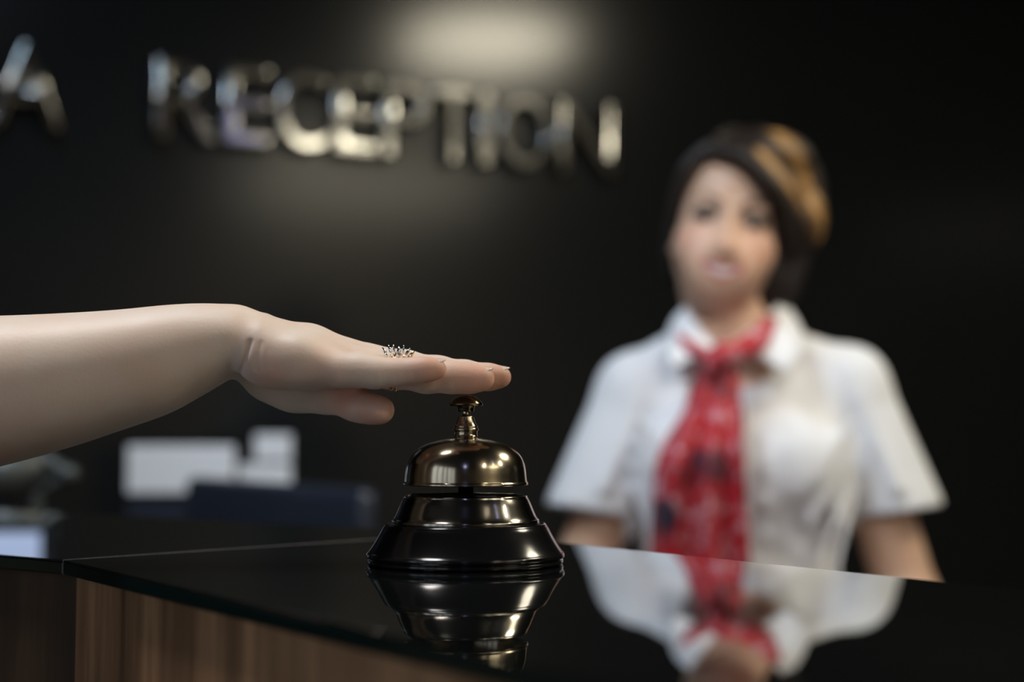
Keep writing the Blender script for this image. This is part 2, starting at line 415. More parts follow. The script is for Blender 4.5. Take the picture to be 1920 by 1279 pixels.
# inner work desk, lower than the counter
def desk(poly, label):
    e = empty('work_desk', (sum(p[0] for p in poly)/len(poly), sum(p[1] for p in poly)/len(poly), 0), label, 'desk')
    bm = bmesh.new(); add_prism(bm, poly, .72, .75); bmobj('desktop', bm, M_black, e, bevel=.003)
    cx = e.location.x; cy = e.location.y
    for p in poly:
        q = Vector((p[0]+(cx-p[0])*.14, p[1]+(cy-p[1])*.14)); bm = bmesh.new(); add_box(bm, (q.x, q.y, .36), (.04, .04, .72)); bmobj('leg', bm, M_grey, e)
desk([(.10, 1.20), (.42, .88), (.88, 1.25), (.66, 1.62), (.06, 1.62)], 'dark lower work desk in front of the receptionist')
desk([(-1.10, 1.95), (-.20, 1.45), (-.02, 2.05), (-.62, 2.20), (-1.02, 2.05)], 'dark lower work desk behind the left counter')

# ------------------------------------------------------------------ things on the low desk
def ori(a, b):                            # frame whose X runs from a to b
    x = (Vector(b)-Vector(a)).normalized(); z = Vector((0, 0, 1)); y = z.cross(x).normalized(); z = x.cross(y)
    return Matrix((x, y, z)).transposed()
def monitor(a, b, h, label, screen=None, foot=.75, flip=False):
    a = Vector(a); b = Vector(b); L = (b-a).length; R = ori(a, b); mid = (a+b)/2 - R@Vector((0, 0, h/2))
    s = 1 if not flip else -1
    base = mid.copy(); base.z = foot
    e = empty('computer_monitor', base, label, 'monitor')
    bm = bmesh.new(); add_box(bm, mid, (L, .035, h), R); bmobj('housing', bm, M_mon, e, smooth=True, bevel=.014, seg=4)
    bm = bmesh.new(); add_box(bm, mid+R@Vector((0, s*.0175, 0)), (L-.03, .004, h-.03), R); bmobj('screen', bm, screen or M_black, e)
    bm = bmesh.new(); add_tube(bm, [base+Vector((0, 0, .01)), mid-R@Vector((0, s*.035, 0))], .016, 12); bmobj('stand', bm, M_mon, e)
    bm = bmesh.new(); add_tube(bm, [base, base+Vector((0, 0, .012))], .10, 32); bmobj('foot', bm, M_mon, e)
monitor(atY(362, 893, 2.20), atY(700, 917, 1.88), .27, 'dark computer monitor seen from behind left of the bell')
M_scr = mat('lit_screen', (.02, .02, .02), .3); _b = M_scr.node_tree.nodes['Principled BSDF']
_b.inputs['Emission Color'].default_value = (.55, .68, 1, 1); _b.inputs['Emission Strength'].default_value = .9
monitor(atY(-150, 700, 2.04), atY(110, 700, 2.04), .10, 'small lit pale blue screen behind the guest forearm', M_scr, .75, flip=True)
# white paper things standing at the back
def slab(name, x0, y0, x1, y1, Y, th, m, label, cat, foot=.75, bevel=.002):
    p = atY(x0, y0, Y); q = atY(x1, y1, Y); c = (p+q)/2
    e = empty(name, (c.x, Y, foot), label, cat)
    bm = bmesh.new(); add_box(bm, (c.x, Y, c.z), (abs(q.x-p.x), th, abs(p.z-q.z))); bmobj('sheet', bm, m, e, bevel=bevel)
    return e, c, abs(q.x-p.x), abs(p.z-q.z)
def holder(x0, y0, x1, y1, Y, label, th=.008, foot=.75):
    e, c, W, H = slab('document_holder', x0, y0, x1, y1, Y, th, M_paper, label, 'document holder', foot)
    bm = bmesh.new(); add_box(bm, (c.x, Y+th/2+.003, (c.z+H/2+foot)/2), (W, .005, c.z+H/2-foot)); bmobj('backboard', bm, M_mon, e)
    bm = bmesh.new(); add_box(bm, (c.x, Y, foot+.01), (W-.004, .036, .02)); bmobj('foot', bm, M_mon, e)
# back cabinet by the wall carries them
cabc = wp(-.52, .185, .0)
cab = empty('low_cabinet', cabc, 'dark low cabinet against the back wall below the sign', 'cabinet')
bm = bmesh.new(); add_box(bm, cabc+Vector((0, 0, .49)), (1.15, .34, .86), ROT); bmobj('body', bm, M_black, cab, bevel=.003)
bm = bmesh.new(); add_box(bm, cabc+Vector((0, 0, .935)), (1.17, .36, .03), ROT); bmobj('top', bm, M_black, cab, bevel=.003)
bm = bmesh.new(); add_box(bm, cabc+Vector((0, 0, .03)), (1.10, .30, .06), ROT); bmobj('plinth', bm, M_black, cab)
for k in (-1, 1):
    dc = wp(-.52+k*.29, .185+.178, .49); bm = bmesh.new(); add_box(bm, dc, (.55, .02, .82), ROT); d = bmobj('door', bm, M_black, cab, bevel=.002)
    hc = wp(-.52+k*.05, .185+.194, .7); bm = bmesh.new(); add_box(bm, hc, (.012, .02, .14), ROT); bmobj('handle', bm, M_grey, d, bevel=.003)
holder(240, 836, 439, 925, 2.45, 'wide white paper sheet in a dark holder, leftmost of the white papers', foot=.95)
holder(478, 815, 546, 864, 2.545, 'small white card, upper of the two right of the wide sheet', foot=.95)
holder(446, 871, 546, 907, 2.50, 'low white card standing below the small white card', foot=.95)
# folding grey arm at the far left
la = empty('desk_lamp', atY(60, 930, 1.8)*1.0, 'dim grey folding desk lamp arm below the guest forearm', 'lamp'); la.location.z = .75
A = atY(70, 850, 1.8); Bp = atY(130, 890, 1.8); Cc = atY(70, 926, 1.8); Dd = Vector((Cc.x, Cc.y, .76))
bm = bmesh.new(); add_tube(bm, [A, Bp], .0085, 12); bmobj('upper_arm', bm, M_grey, la)
bm = bmesh.new(); add_tube(bm, [Bp, Cc, Dd], .0085, 12); bmobj('lower_arm', bm, M_grey, la)
bm = bmesh.new(); bmesh.ops.create_uvsphere(bm, u_segments=20, v_segments=12, radius=.013, matrix=Matrix.Translation(Bp)); bmobj('joint', bm, M_grey, la, smooth=True)
bm = bmesh.new(); add_tube(bm, [A+Vector((.01, 0, -.012)), A+Vector((-.10, 0, -.045))], [.02, .045], 24); bmobj('shade', bm, M_grey, la, smooth=True)
bm = bmesh.new(); add_tube(bm, [Vector((Dd.x, Dd.y, .75)), Vector((Dd.x, Dd.y, .77))], .07, 32); bmobj('foot', bm, M_grey, la)

# ------------------------------------------------------------------ wall sign
def zwall(px, py, d=.03):
    r = ray(px, py); o = Vector((0, 0, CAMZ)); t = ((WO+WN*d)-o).dot(WN)/r.dot(WN); p = o+r*t
    return (p-WO).dot(WT), p.z
_, ZT = zwall(350, 110); _, ZB = zwall(350, 264)
def letter(ch, x0, x1, label, r=0.0):
    cu = bpy.data.curves.new('sign_letter', 'FONT'); cu.body = ch; cu.size = .2; cu.extrude = .006; cu.bevel_depth = .0055; cu.bevel_resolution = 4; cu.offset = -.003
    cu.resolution_u = 10
    to = bpy.data.objects.new('tmp', cu); C.objects.link(to); dg = bpy.context.evaluated_depsgraph_get()
    me = bpy.data.meshes.new_from_object(to.evaluated_get(dg)); bpy.data.objects.remove(to)
    co = np.array([v.co[:] for v in me.vertices]); lo = co.min(0); hi = co.max(0)
    s0, _ = zwall(x0, 200); s1, _ = zwall(x1, 200)
    sx = (s1-s0)/(hi[0]-lo[0]); sy = (ZT-ZB)/(hi[1]-lo[1])
    base = wp((s0+s1)/2, .026, ZB)
    co2 = np.stack([(co[:, 0]-(lo[0]+hi[0])/2)*sx, -(co[:, 2]), (co[:, 1]-lo[1])*sy], 1)
    me.vertices.foreach_set('co', co2.astype(np.float32).ravel()); me.update(); me.materials.clear(); me.materials.append(M_chrome)
    me.name = 'sign_letter'; o = bpy.data.objects.new('sign_letter', me); C.objects.link(o); o.location = base; o.rotation_euler = ROT.to_euler()
    tag(o, label, 'sign letter', 'chrome letters of the wall sign'); o.data.update()
    return o
for a in (('A', -22, 118, 'chrome capital letter A alone at the far left of the dark wall'),
          ('R', 292, 408, 'chrome capital letter R at the start of the word RECEPTION'),
          ('E', 420, 508, 'first chrome letter E of RECEPTION, between R and C'),
          ('C', 520, 614, 'chrome capital letter C between the two letters E'),
          ('E', 626, 706, 'second chrome letter E of RECEPTION, between C and P'),
          ('P', 716, 808, 'chrome capital letter P before the T'),
          ('T', 810, 888, 'chrome capital letter T after the P'),
          ('I', 897, 924, 'chrome capital letter I between T and O'),
          ('O', 934, 1034, 'chrome round letter O near the end of the word'),
          ('N', 1048, 1156, 'chrome capital letter N at the right end of the word')):
    letter(*a)

# ------------------------------------------------------------------ call bell
BX, BY = -.0233, .720
bell = empty('call_bell', (BX, BY, CT), 'antique brass call bell on a stepped black base standing on the black glass', 'bell')
U = 1/8845.
def pr(pts, sub=0):
    P = [(r*U, (845-y)*U) for r, y in pts]
    return P if not sub else [tuple(p) for p in catmull(P, sub)]
lo = (BX, BY, CT+.0004)
lathe('base', pr([(0, 845), (420, 845)]) + pr([(420, 845), (431, 843), (434, 836), (433, 829)], 3) + pr([(433, 829), (427, 826), (427, 822), (437, 818), (440, 810), (438, 801), (431, 794)], 3)
      + pr([(431, 794), (418, 776), (400, 748), (385, 722), (370, 694), (362, 682)], 4) + pr([(362, 682), (357, 674), (348, 668), (338, 667)], 3) + pr([(338, 667), (322, 669), (0, 669)]), M_black, bell, lo)
lathe('base_ring', pr([(322, 672), (327, 668), (326, 655), (321, 651)], 3) + pr([(321, 651), (312, 636), (299, 606), (287, 578), (275, 556)], 4) + pr([(275, 556), (273, 549), (268, 546), (262, 547)], 3) + pr([(262, 547), (258, 560), (262, 640), (60, 645), (0, 645)]), M_brass2, bell, lo)
lathe('bell_cup', pr([(270, 501), (276, 501), (278, 497), (277, 491), (273, 486)], 3) + pr([(273, 486), (271, 470), (268, 440), (263, 412), (252, 384), (234, 358), (208, 336), (172, 318), (130, 305), (90, 297), (56, 292)], 5)
      + pr([(56, 292), (50, 296), (90, 303), (130, 312), (170, 325), (202, 342), (228, 364), (245, 390), (256, 420), (262, 460), (266, 490), (270, 501)]), M_brass, bell, lo)
lathe('striker_post', pr([(0, 560), (34, 560), (34, 300), (0, 300)]), M_striker, bell, lo, 32)
bm = bmesh.new(); add_box(bm, (BX-.012, BY-.008, CT+.0335), (.030, .008, .004), Matrix.Rotation(.5, 3, 'Z')); bmobj('striker', bm, M_striker, bell, bevel=.0008)
lathe('stem', pr([(0, 292), (72, 293), (60, 289), (53, 283), (51, 275), (51, 262)], 2) + pr([(51, 262), (56, 259), (57, 254), (55, 249), (50, 246)], 2) + pr([(50, 246), (53, 241), (50, 236), (44, 226), (38, 210), (35, 199), (32, 195), (19, 195)], 2)
      + pr([(19, 195), (18, 178), (20, 160), (0, 160)]), M_brass, bell, lo, 64)
lathe('knob', pr([(0, 176), (30, 176), (36, 172), (38, 156), (44, 151)], 2) + pr([(44, 151), (60, 151), (73, 149), (76, 144), (74, 138), (66, 126), (52, 114), (34, 106), (14, 102), (0, 102)], 3), M_knob, bell, lo, 64)

# ------------------------------------------------------------------ guest forearm and hand
def H(px, py, mm):
    d = .714+mm/1000; return ((px-960)*d/FPX, d, (639.5-py)*d/FPX)
h = .00095
X0 = H(-330, 0, 0)[0]
xs = np.concatenate([np.arange(X0, H(180, 0, 0)[0], .0022), np.arange(H(180, 0, 0)[0]+.001, .012, h)])
ys = np.arange(.655, .778, h*1.1); zs = np.arange(H(0, 960, 0)[2], H(0, 545, 0)[2], h)
fa = Field(xs, ys, zs)
def st(px, top, bot, mm, ry):
    c = H(px, (top+bot)/2, mm); return (c[0], c[1], c[2], ry/1000, (bot-top)/2/FPX*(.714+mm/1000))
fa.loft(0, [st(-330, 590, 945, -14, 46), st(-150, 594, 908, -12, 44), st(0, 592, 875, -10, 41), st(125, 587, 841, -8, 38), st(219, 581, 810, -6, 34.5),
            st(313, 572, 777, -4, 31), st(375, 569, 744, -2, 28.5), st(425, 571, 714, 0, 27), st(456, 580, 694, 0, 24.5), st(486, 600, 684, 2, 20)], p=2.15)
def cone(a, b, ra, rb, k=.006): fa.cone(H(*a), H(*b), ra/1000, rb/1000, k)
# metacarpals
cone((450, 629, 12), (575, 658, 22), 12.6, 11.6, .007); cone((575, 658, 22), (684, 682, 30), 11.6, 9.6, .006)      # index side
cone((450, 628, 2), (580, 655, 10), 12.6, 11.6, .007); cone((580, 655, 10), (690, 681, 14), 11.6, 9.8, .006)     # middle
cone((470, 637, -8), (580, 665, -4), 12, 11.4, .007); cone((580, 665, -4), (672, 688, -4), 11.2, 9.6, .006)        # ring
cone((490, 655, -14), (560, 672, -17), 12, 10.8, .007); cone((560, 672, -17), (640, 695, -21), 10.6, 8.2, .006) # little
# heel of the hand
fa.ell(H(512, 682, -13), (.0165, .0125, .0112), .007)
fa.ell(H(560, 694, -12), (.020, .0120, .0085), .008)
fa.ell(H(620, 700, 4), (.018, .018, .0068), .008)
# ball of the thumb
fa.ell(H(552, 716, 20), (.0240, .014, .0138), .009)
fa.ell(H(500, 690, 16), (.0150, .014, .0115), .009)
cone((560, 728, 20), (612, 740, 17), 11.6, 9.2, .008)
# thumb
cone((612, 741, 16), (664, 758, 6), 8.6, 8.1, .005); cone((664, 758, 6), (713, 769, -2), 8.1, 7.1, .003)
fa.ell(H(690, 770, 1), (.0105, .0070, .0062), .004)
# fingers: base, middle joint, end joint, tip
fing = {'little': [((640, 694, -21), 8.4), ((705, 699, -22), 7.2), ((742, 698, -22), 6.2), ((776, 695, -22), 5.6), ((800, 693, -22), 5.5), ((818, 692, -21.5), 5.0)],
        'ring': [((672, 686, -4), 9.6), ((735, 697, -4), 8.3), ((800, 705, -4), 8.2), ((848, 708, -4), 7.5), ((880, 710, -4), 6.9), ((904, 710, -4), 6.3)],
        'middle': [((690, 680, 14), 9.8), ((760, 690, 14), 8.6), ((822, 699, 14), 8.1), ((872, 704, 13), 7.3), ((915, 707, 12), 6.4), ((938, 707, 12), 5.7)],
        'index': [((684, 680, 30), 9.4), ((750, 690, 31), 8.4), ((806, 698, 31), 7.9), ((850, 703, 30), 7.2), ((890, 707, 29), 6.5), ((905, 708, 29), 6.0)]}
# each finger is grown in a field of its own so the fingers stay apart, then joined at the palm
def finger_field(P):
    def fn(X, Y, Z):
        out = None
        for i in range(len(P)-1):
            a = np.array(H(*P[i][0])); b = np.array(H(*P[i+1][0])); ra = P[i][1]/1000; rb = P[i+1][1]/1000; ab = b-a; L = float(ab@ab)
            x, y, z = X-a[0], Y-a[1], Z-a[2]; t = np.clip((x*ab[0]+y*ab[1]+z*ab[2])/L, 0, 1)
            d = np.sqrt((x-t*ab[0])**2+(y-t*ab[1])**2+(z-t*ab[2])**2)-(ra+(rb-ra)*t)
            if out is None: out = d
            else:
                k = .004; out = np.minimum(out, d)-np.maximum(k-np.abs(out-d), 0)**2/(4*k)
        return out
    pts = np.array([H(*p[0]) for p in P]); return fn, pts.min(0)-.011, pts.max(0)+.011
for nme, P in fing.items():
    fn, lo_, hi_ = finger_field(P); fa.put(fn, lo_, hi_, .0016)
# web between the fingers
for a, b in (((675, 692, -21), (690, 694, -5)), ((695, 690, -4), (706, 688, 12)), ((700, 688, 14), (702, 688, 30))):
    cone(a, b, 6.0, 6.3, .006)
pos, Q = fa.mesh(); del fa
# creases on the side of the wrist and under the finger joints
PX = 960+pos[:, 0]/pos[:, 1]*FPX; PY = 639.5-pos[:, 2]/pos[:, 1]*FPX
def crease(pl, w, amp, dmin, dmax):
    best = np.full(len(pos), 1e3)
    for a, b in zip(pl[:-1], pl[1:]):
        a = np.array(a, float); b = np.array(b, float); ab = b-a; p = np.stack([PX, PY], 1)-a; t = np.clip((p@ab)/(ab@ab), 0, 1); best = np.minimum(best, np.hypot(*(p-t[:, None]*ab).T))
    msk = (pos[:, 1] > .714+dmin/1000) & (pos[:, 1] < .714+dmax/1000)
    pos[:, 1] += amp/1000*np.exp(-(best/w)**2)*msk
crease([(468, 640), (461, 664), (454, 688), (446, 712)], 3.8, 2.6, -60, -4)
crease([(489, 642), (484, 666), (480, 692)], 2.8, 1.1, -60, -4)
crease([(503, 652), (499, 672), (496, 692)], 2.6, .4, -60, -4)
crease([(516, 656), (512, 690)], 2.6, .25, -60, -4)
crease([(743, 702), (745, 722)], 2.4, .5, -60, -20); crease([(776, 698), (777, 716)], 2.4, .5, -60, -20); crease([(700, 705), (702, 726)], 2.6, .4, -60, -18)
crease([(786, 716), (787, 742)], 2.6, .5, -20, -5); crease([(852, 716), (853, 742)], 2.6, .5, -20, -5)
red = np.zeros(len(pos))
for nme, c, r in (('tip', H(812, 700, -22), .012), ('tip', H(896, 717, -6), .016), ('tip', H(940, 714, 11), .013), ('t', H(705, 774, 0), .013), ('t', H(655, 745, 4), .012),
                  ('w', H(500, 710, -24), .012), ('p', H(770, 702, -22), .010), ('k', H(610, 705, -24), .012)):  # skin redness; on the thumb also warm light put into the colour
    d = np.linalg.norm(pos-np.array(c), axis=1); wgt = {'tip': .75, 't': .8, 'w': .35, 'p': .3, 'k': .25}[nme]; red = np.maximum(red, wgt*np.exp(-(d/r)**2))
wpos = np.stack([pos[:, 0], pos[:, 1]*math.cos(TH)-pos[:, 2]*math.sin(TH), CAMZ+pos[:, 1]*math.sin(TH)+pos[:, 2]*math.cos(TH)], 1)
guest = empty('person', camf(*H(-330, 760, -14)), 'bare right forearm and hand of a person reaching palm down over the call bell', 'person')
arm = np_mesh('body', wpos, Q, M_skin, guest, 2); attr(arm, 'blush', red)
def nail(P, length, over, r, wdeg=52):
    a = np.array(H(*P[-2][0])); b = np.array(H(*P[-1][0])); d = (b-a)/np.linalg.norm(b-a); up = np.array([0, 0, 1.]); up -= d*(up@d); up /= np.linalg.norm(up); sd = np.cross(d, up)
    vs = []; nu, nv = 9, 9
    for i in range(nu):
        u = i/(nu-1); s = -length+u*(length+over)
        for j in range(nv):
            v = (j/(nv-1)*2-1); ang = math.radians(wdeg)*v*(1-.25*max(0, (u-.75)*4)**2)
            rr = r*(1.0-.24*u*u)+.0002
            s2 = s - .002*v*v*(u)
            vs.append(camf(*(b+d*s2+(up*math.cos(ang)+sd*math.sin(ang))*rr*np.array([1, 1, 1]))))
    fs = [(i*nv+j, i*nv+j+1, (i+1)*nv+j+1, (i+1)*nv+j) for i in range(nu-1) for j in range(nv-1)]
    o = mesh('fingernail', vs, fs, M_nail, guest); s = o.modifiers.new('solid', 'SOLIDIFY'); s.thickness = .0006; s.offset = 0; return o
nail(fing['little'], .0050, .0048, .0051); nail(fing['ring'], .0065, .0055, .0063); nail(fing['middle'], .0065, .0050, .0058); nail(fing['index'], .0065, .0050, .0060)

# ring on the ring finger
rc = np.array(H(741, 698, -4)); rd = np.array(H(800, 705, -4))-np.array(H(735, 697, -4)); rd /= np.linalg.norm(rd)
ru = np.array([0, 0, 1.]); ru -= rd*(ru@rd); ru /= np.linalg.norm(ru); rs = np.cross(rd, ru)
ring = empty('finger_ring', camf(*rc), 'gold ring with spiky silver marquise petals on the ring finger', 'ring')
RR = .0090
for off, rad, m in ((-.0011, .0008, M_gold), (.0011, .0008, M_gold)):
    bm = bmesh.new(); add_tube(bm, [camf(*(rc+rd*off+(ru*math.cos(a)+rs*math.sin(a))*RR)) for a in np.linspace(0, 2*math.pi, 49)], rad, 8, cap=False); bmobj('band', bm, m, ring, smooth=True)
for i, (du, dv, hgt, m) in enumerate([(-.0062, -.2, .0034, M_silver), (-.0040, .1, .0050, M_silver), (-.0020, -.25, .0062, M_silver), (0.0002, .15, .0052, M_silver), (.0024, -.2, .0060, M_silver), (.0046, .1, .0046, M_silver), (.0068, -.1, .0034, M_gold),
                                      (-.0050, -.65, .0036, M_silver), (-.0022, -.8, .0040, M_gold), (.0008, -.7, .0044, M_silver), (.0036, -.75, .0036, M_gold), (.0060, -.6, .0030, M_gold), (-.001, .6, .004, M_silver), (.003, .6, .004, M_gold)]):
    dirv = ru*math.cos(dv)+rs*math.sin(dv)*(1 if rs[1] > 0 else -1); dirv = dirv/np.linalg.norm(dirv)
    b0 = rc+rd*du*.85+dirv*(RR-.001); b1 = rc+rd*du*1.25+dirv*(RR+hgt*.85)
    pts = [b0+(b1-b0)*t for t in (0, .2, .45, .7, 1)]
    bm = bmesh.new(); add_tube(bm, [camf(*p) for p in pts], [.0005, .0009, .0010, .0007, .0001], 10); bmobj('petal', bm, m, ring, smooth=True)

# ------------------------------------------------------------------ receptionist
WY = 1.83
def Wp(px, py, dy=0): v = atY(px, py, WY+dy); return (v.x, v.y, v.z)
rec = empty('person', (.30, 1.86, 0), 'smiling receptionist with short brown hair, white short-sleeved shirt and red patterned neck scarf', 'person')
HT = math.radians(10); HY = math.radians(6)
Hm = (Matrix.Rotation(HT, 3, 'Y') @ Matrix.Rotation(-HY, 3, 'Z'))
Mh = [[Hm[i][j] for j in range(3)] for i in range(3)]
HCn = Vector(Wp(1369, 407, -.075)) + Hm@Vector((0, .088, 0))     # eye-level centre of the head
def hd(x, y, z): v = HCn + Hm@Vector((x, y, z)); return (v.x, v.y, v.z)
xs = np.arange(-.02, .64, .0026); ys = np.arange(1.34, 2.02, .0030)
zs = np.concatenate([np.arange(-.02, .60, .008), np.arange(.60, 1.02, .004), np.arange(1.02, 1.30, .0028), np.arange(1.30, 1.60, .0021)])
B = Field(xs, ys, zs)
def he(c, r, k=.01, sub=False): B.ell(hd(*c), r, k, sub, Mh)
def hc(a, b, ra, rb, k=.006, sub=False): B.cone(hd(*a), hd(*b), ra, rb, k, sub)
he((0, .022, .034), (.068, .092, .080)); he((0, -.022, -.020), (.061, .066, .070), .016); he((0, -.030, -.058), (.048, .052, .055), .018)
he((0, -.060, -.096), (.022, .020, .017), .02)
for s in (-1, 1):
    he((s*.034, -.056, -.036), (.026, .022, .024), .028); hc((s*.050, .0, -.036), (s*.024, -.050, -.090), .013, .013, .022)
    he((s*.065, .016, -.018), (.006, .015, .026), .004)
    hc((s*.012, -.086, .018), (s*.044, -.071, .020), .005, .004, .016)
    he((s*.031, -.091, .000), (.017, .009, .011), .010, True)
    he((s*.031, -.0725, .0), (.0150, .0142, .0132), .006)
    he((s*.031, -.0905, -.0005), (.0130, .0090, .0042), .0015, True)
hc((0, -.084, .006), (0, -.099, -.034), .0050, .0072, .014); he((0, -.101, -.040), (.0090, .0082, .0072), .007)
for s in (-1, 1): he((s*.0105, -.093, -.043), (.0058, .0065, .0048), .006)
he((0, -.080, -.066), (.040, .016, .026), .030)
def zc(x): return -.0705+13.0*x*x
for i in range(10):
    x0 = -.025+.005*i; x1 = x0+.005
    th = lambda x: math.sqrt(max(0, 1-(x/.0262)**2))
    yy = lambda x: -.0935+18*x*x
    hc((x0, yy(x0), zc(x0)+.0042*th(x0)+.0020), (x1, yy(x1), zc(x1)+.0042*th(x1)+.0020), .0018+.0008*th(x0), .0018+.0008*th(x1), .004)
    hc((x0, yy(x0), zc(x0)-.0042*th(x0)-.0030), (x1, yy(x1), zc(x1)-.0042*th(x1)-.0030), .0018+.0016*th(x0), .0018+.0016*th(x1), .004)
# neck, trunk, arms and legs
nk = Wp(1372, 640, .02)
B.cone(hd(0, .020, -.070), (nk[0], nk[1], nk[2]), .050, .052, .02); B.cone(nk, (.292, 1.87, 1.20), .052, .07, .03)
B.loft(2, [(.80, .295, 1.87, .150, .100), (.90, .295, 1.87, .140, .095), (1.0, .295, 1.87, .118, .085), (1.12, .292, 1.86, .128, .095), (1.20, .292, 1.865, .135, .085), (1.25, .292, 1.875, .09, .06)], .03)
SL = Wp(1180, 724, .03); SR = Wp(1602, 712, .03)
EL = (.082, 1.845, .955); ER = (.508, 1.845, .958)
for Sh, E, hnd, s in ((SL, EL, (.20, 1.44, .80), 1), (SR, ER, (.44, 1.44, .80), -1)):
    Sb = (Sh[0]+s*.010, Sh[1], Sh[2]-.014); B.cone((.292, 1.875, 1.205), Sb, .045, .036, .03); B.cone(Sb, E, .038, .039, .02)
    Wr = (hnd[0], hnd[1]+.14, hnd[2]+.0); B.cone(E, Wr, .038, .025, .014)
    B.ell((hnd[0], hnd[1]+.085, hnd[2]-.012), (.036, .052, .014), .014)
    for q, (dx, L) in enumerate(((-.027, .058), (-.009, .070), (.009, .066), (.026, .052))):
        a = (hnd[0]+dx, hnd[1]+.045, hnd[2]-.012); m_ = (hnd[0]+dx*1.12, hnd[1]+.045-L*.5, hnd[2]-.014); e_ = (hnd[0]+dx*1.15, hnd[1]+.045-L, hnd[2]-.034)
        B.cone(a, m_, .0092, .0086, .002); B.cone(m_, e_, .0086, .0075, .002)
    B.cone((hnd[0]+s*.022, hnd[1]+.11, hnd[2]-.012), (hnd[0]+s*.050, hnd[1]+.075, hnd[2]-.02), .012, .010, .006); B.cone((hnd[0]+s*.050, hnd[1]+.075, hnd[2]-.02), (hnd[0]+s*.052, hnd[1]+.045, hnd[2]-.034), .010, .008, .003)
for s in (-1, 1):
    hx = .295+s*.085
    B.cone((hx, 1.87, .80), (hx, 1.865, .45), .082, .055, .02); B.cone((hx, 1.865, .45), (hx, 1.885, .07), .054, .034, .02)
    B.ell((hx, 1.88, .35), (.050, .052, .09), .02); B.cone((hx, 1.885, .05), (hx, 1.775, .035), .034, .028, .015)
pos, Q = B.mesh(); del B
ob = np_mesh('body', pos, Q, M_skin2, rec, 1)
iv = Hm.transposed(); L_ = (pos-np.array(HCn)) @ np.array([[iv[i][j] for j in range(3)] for i in range(3)]).T
def gb(c, r): return np.exp(-(((L_-np.array(c))/np.array(r))**2).sum(1))
attr(ob, 'blush', np.clip(.5*(gb((-.040, -.07, -.035), (.022, .04, .02))+gb((.040, -.07, -.035), (.022, .04, .02)))+.3*gb((0, -.11, -.04), (.012, .02, .012)), 0, 1))
ax_ = np.abs(L_[:, 0]); zz = L_[:, 2]; fr = L_[:, 1] < -.055
zl = zz-(-.0705+13.0*L_[:, 0]**2); lo2 = L_[:, 1] < -.070
soft = lambda v: np.clip(v, 0, 1)
attr(ob, 'lips', lo2*soft((1-np.sqrt((L_[:, 0]/.0295)**2+(zl/.0110)**2))*6))
attr(ob, 'teeth', lo2*soft((1-np.sqrt((L_[:, 0]/.0215)**2+(zl/.0052)**2))*5)*.95)
lash = soft((1-np.sqrt(((ax_-.031)/.0195)**2+((zz-.0016)/.0125)**2))*3.5)*fr
attr(ob, 'brow', np.maximum(lash*1.0, ((ax_ > .014) & (ax_ < .048) & fr & (np.abs(zz-(.021+.010*np.sin((ax_-.014)/.034*2.6)-.004)) < .0040)).astype(float)*.9))
M_eye = mat('eye_white', (.75, .74, .72), .15); M_iris = mat('iris', (.06, .035, .02), .1)
for s in (-1, 1):
    c = Vector(hd(s*.031, -.0735, 0)); bm = bmesh.new(); bmesh.ops.create_uvsphere(bm, u_segments=24, v_segments=16, radius=.0126, matrix=Matrix.Translation(c)); e = bmobj('eyeball', bm, M_eye, rec, smooth=True)
    look = (Vector((0, 0, CAMZ))-c).normalized(); bm = bmesh.new(); bmesh.ops.create_uvsphere(bm, u_segments=20, v_segments=10, radius=.0078, matrix=Matrix.Translation(c+look*.0070)); bmobj('iris', bm, M_iris, e, smooth=True)

# hair
xs = np.arange(.16, .46, .0022); ys = np.arange(1.66, 2.02, .0024); zs = np.arange(1.27, 1.63, .0022)
Hf = Field(xs, ys, zs)
def e2(c, r, k=.01, sub=False): Hf.ell(hd(*c), r, k, sub, Mh)
e2((.008, .040, .044), (.079, .096, .085), .0); e2((.048, .035, .020), (.050, .078, .082), .02); e2((.064, .030, -.050), (.036, .060, .070), .02); e2((0, .075, -.020), (.072, .050, .085), .02)
e2((-.052, .050, .0), (.028, .055, .070), .02)
e2((.085, .005, .025), (.040, .050, .052), .016); e2((.045, -.015, .095), (.052, .060, .036), .016)
# opening for the face
e2((-.012, -.105, -.045), (.076, .085, .115), .008, True); e2((-.010, -.10, -.12), (.085, .115, .08), .008, True)
def lock(P, R, k=.004):
    pts = catmull([hd(*p) for p in P], 6); rr = np.interp(np.linspace(0, 1, len(pts)), np.linspace(0, 1, len(R)), R)
    for i in range(len(pts)-1): Hf.cone(pts[i], pts[i+1], rr[i], rr[i+1], k)
for i in range(9):                     # swept fringe from the parting at her right, over the brow to the other side
    t = i/8
    lock([(-.046+.014*t, -.052+.06*t, .084+.032*t), (.000+.020*t, -.086+.07*t, .080+.046*t), (.040+.034*t, -.083+.07*t, .050+.058*t), (.068+.036*t, -.060+.06*t, .018+.056*t), (.086+.030*t, -.034+.055*t, -.022+.046*t)],
         [.004, .009, .0115, .010, .005], .003)
for i in range(8):                     # side hair falling to the jaw
    t = i/7
    lock([(.082+.012*t, -.024+.09*t, .050-.01*t), (.098+.006*t, -.010+.09*t, -.010), (.092, -.004+.085*t, -.070), (.068-.006*t, -.006+.08*t, -.118-.012*(i % 2))], [.008, .012, .011, .004], .003)
for i in range(7):                     # short hair at the temple on the other side
    t = i/6
    lock([(-.040, -.050+.08*t, .095), (-.062, -.042+.09*t, .062), (-.070, -.022+.09*t, .016), (-.068, -.002+.08*t, -.028-.03*t)], [.006, .010, .009, .003], .003)
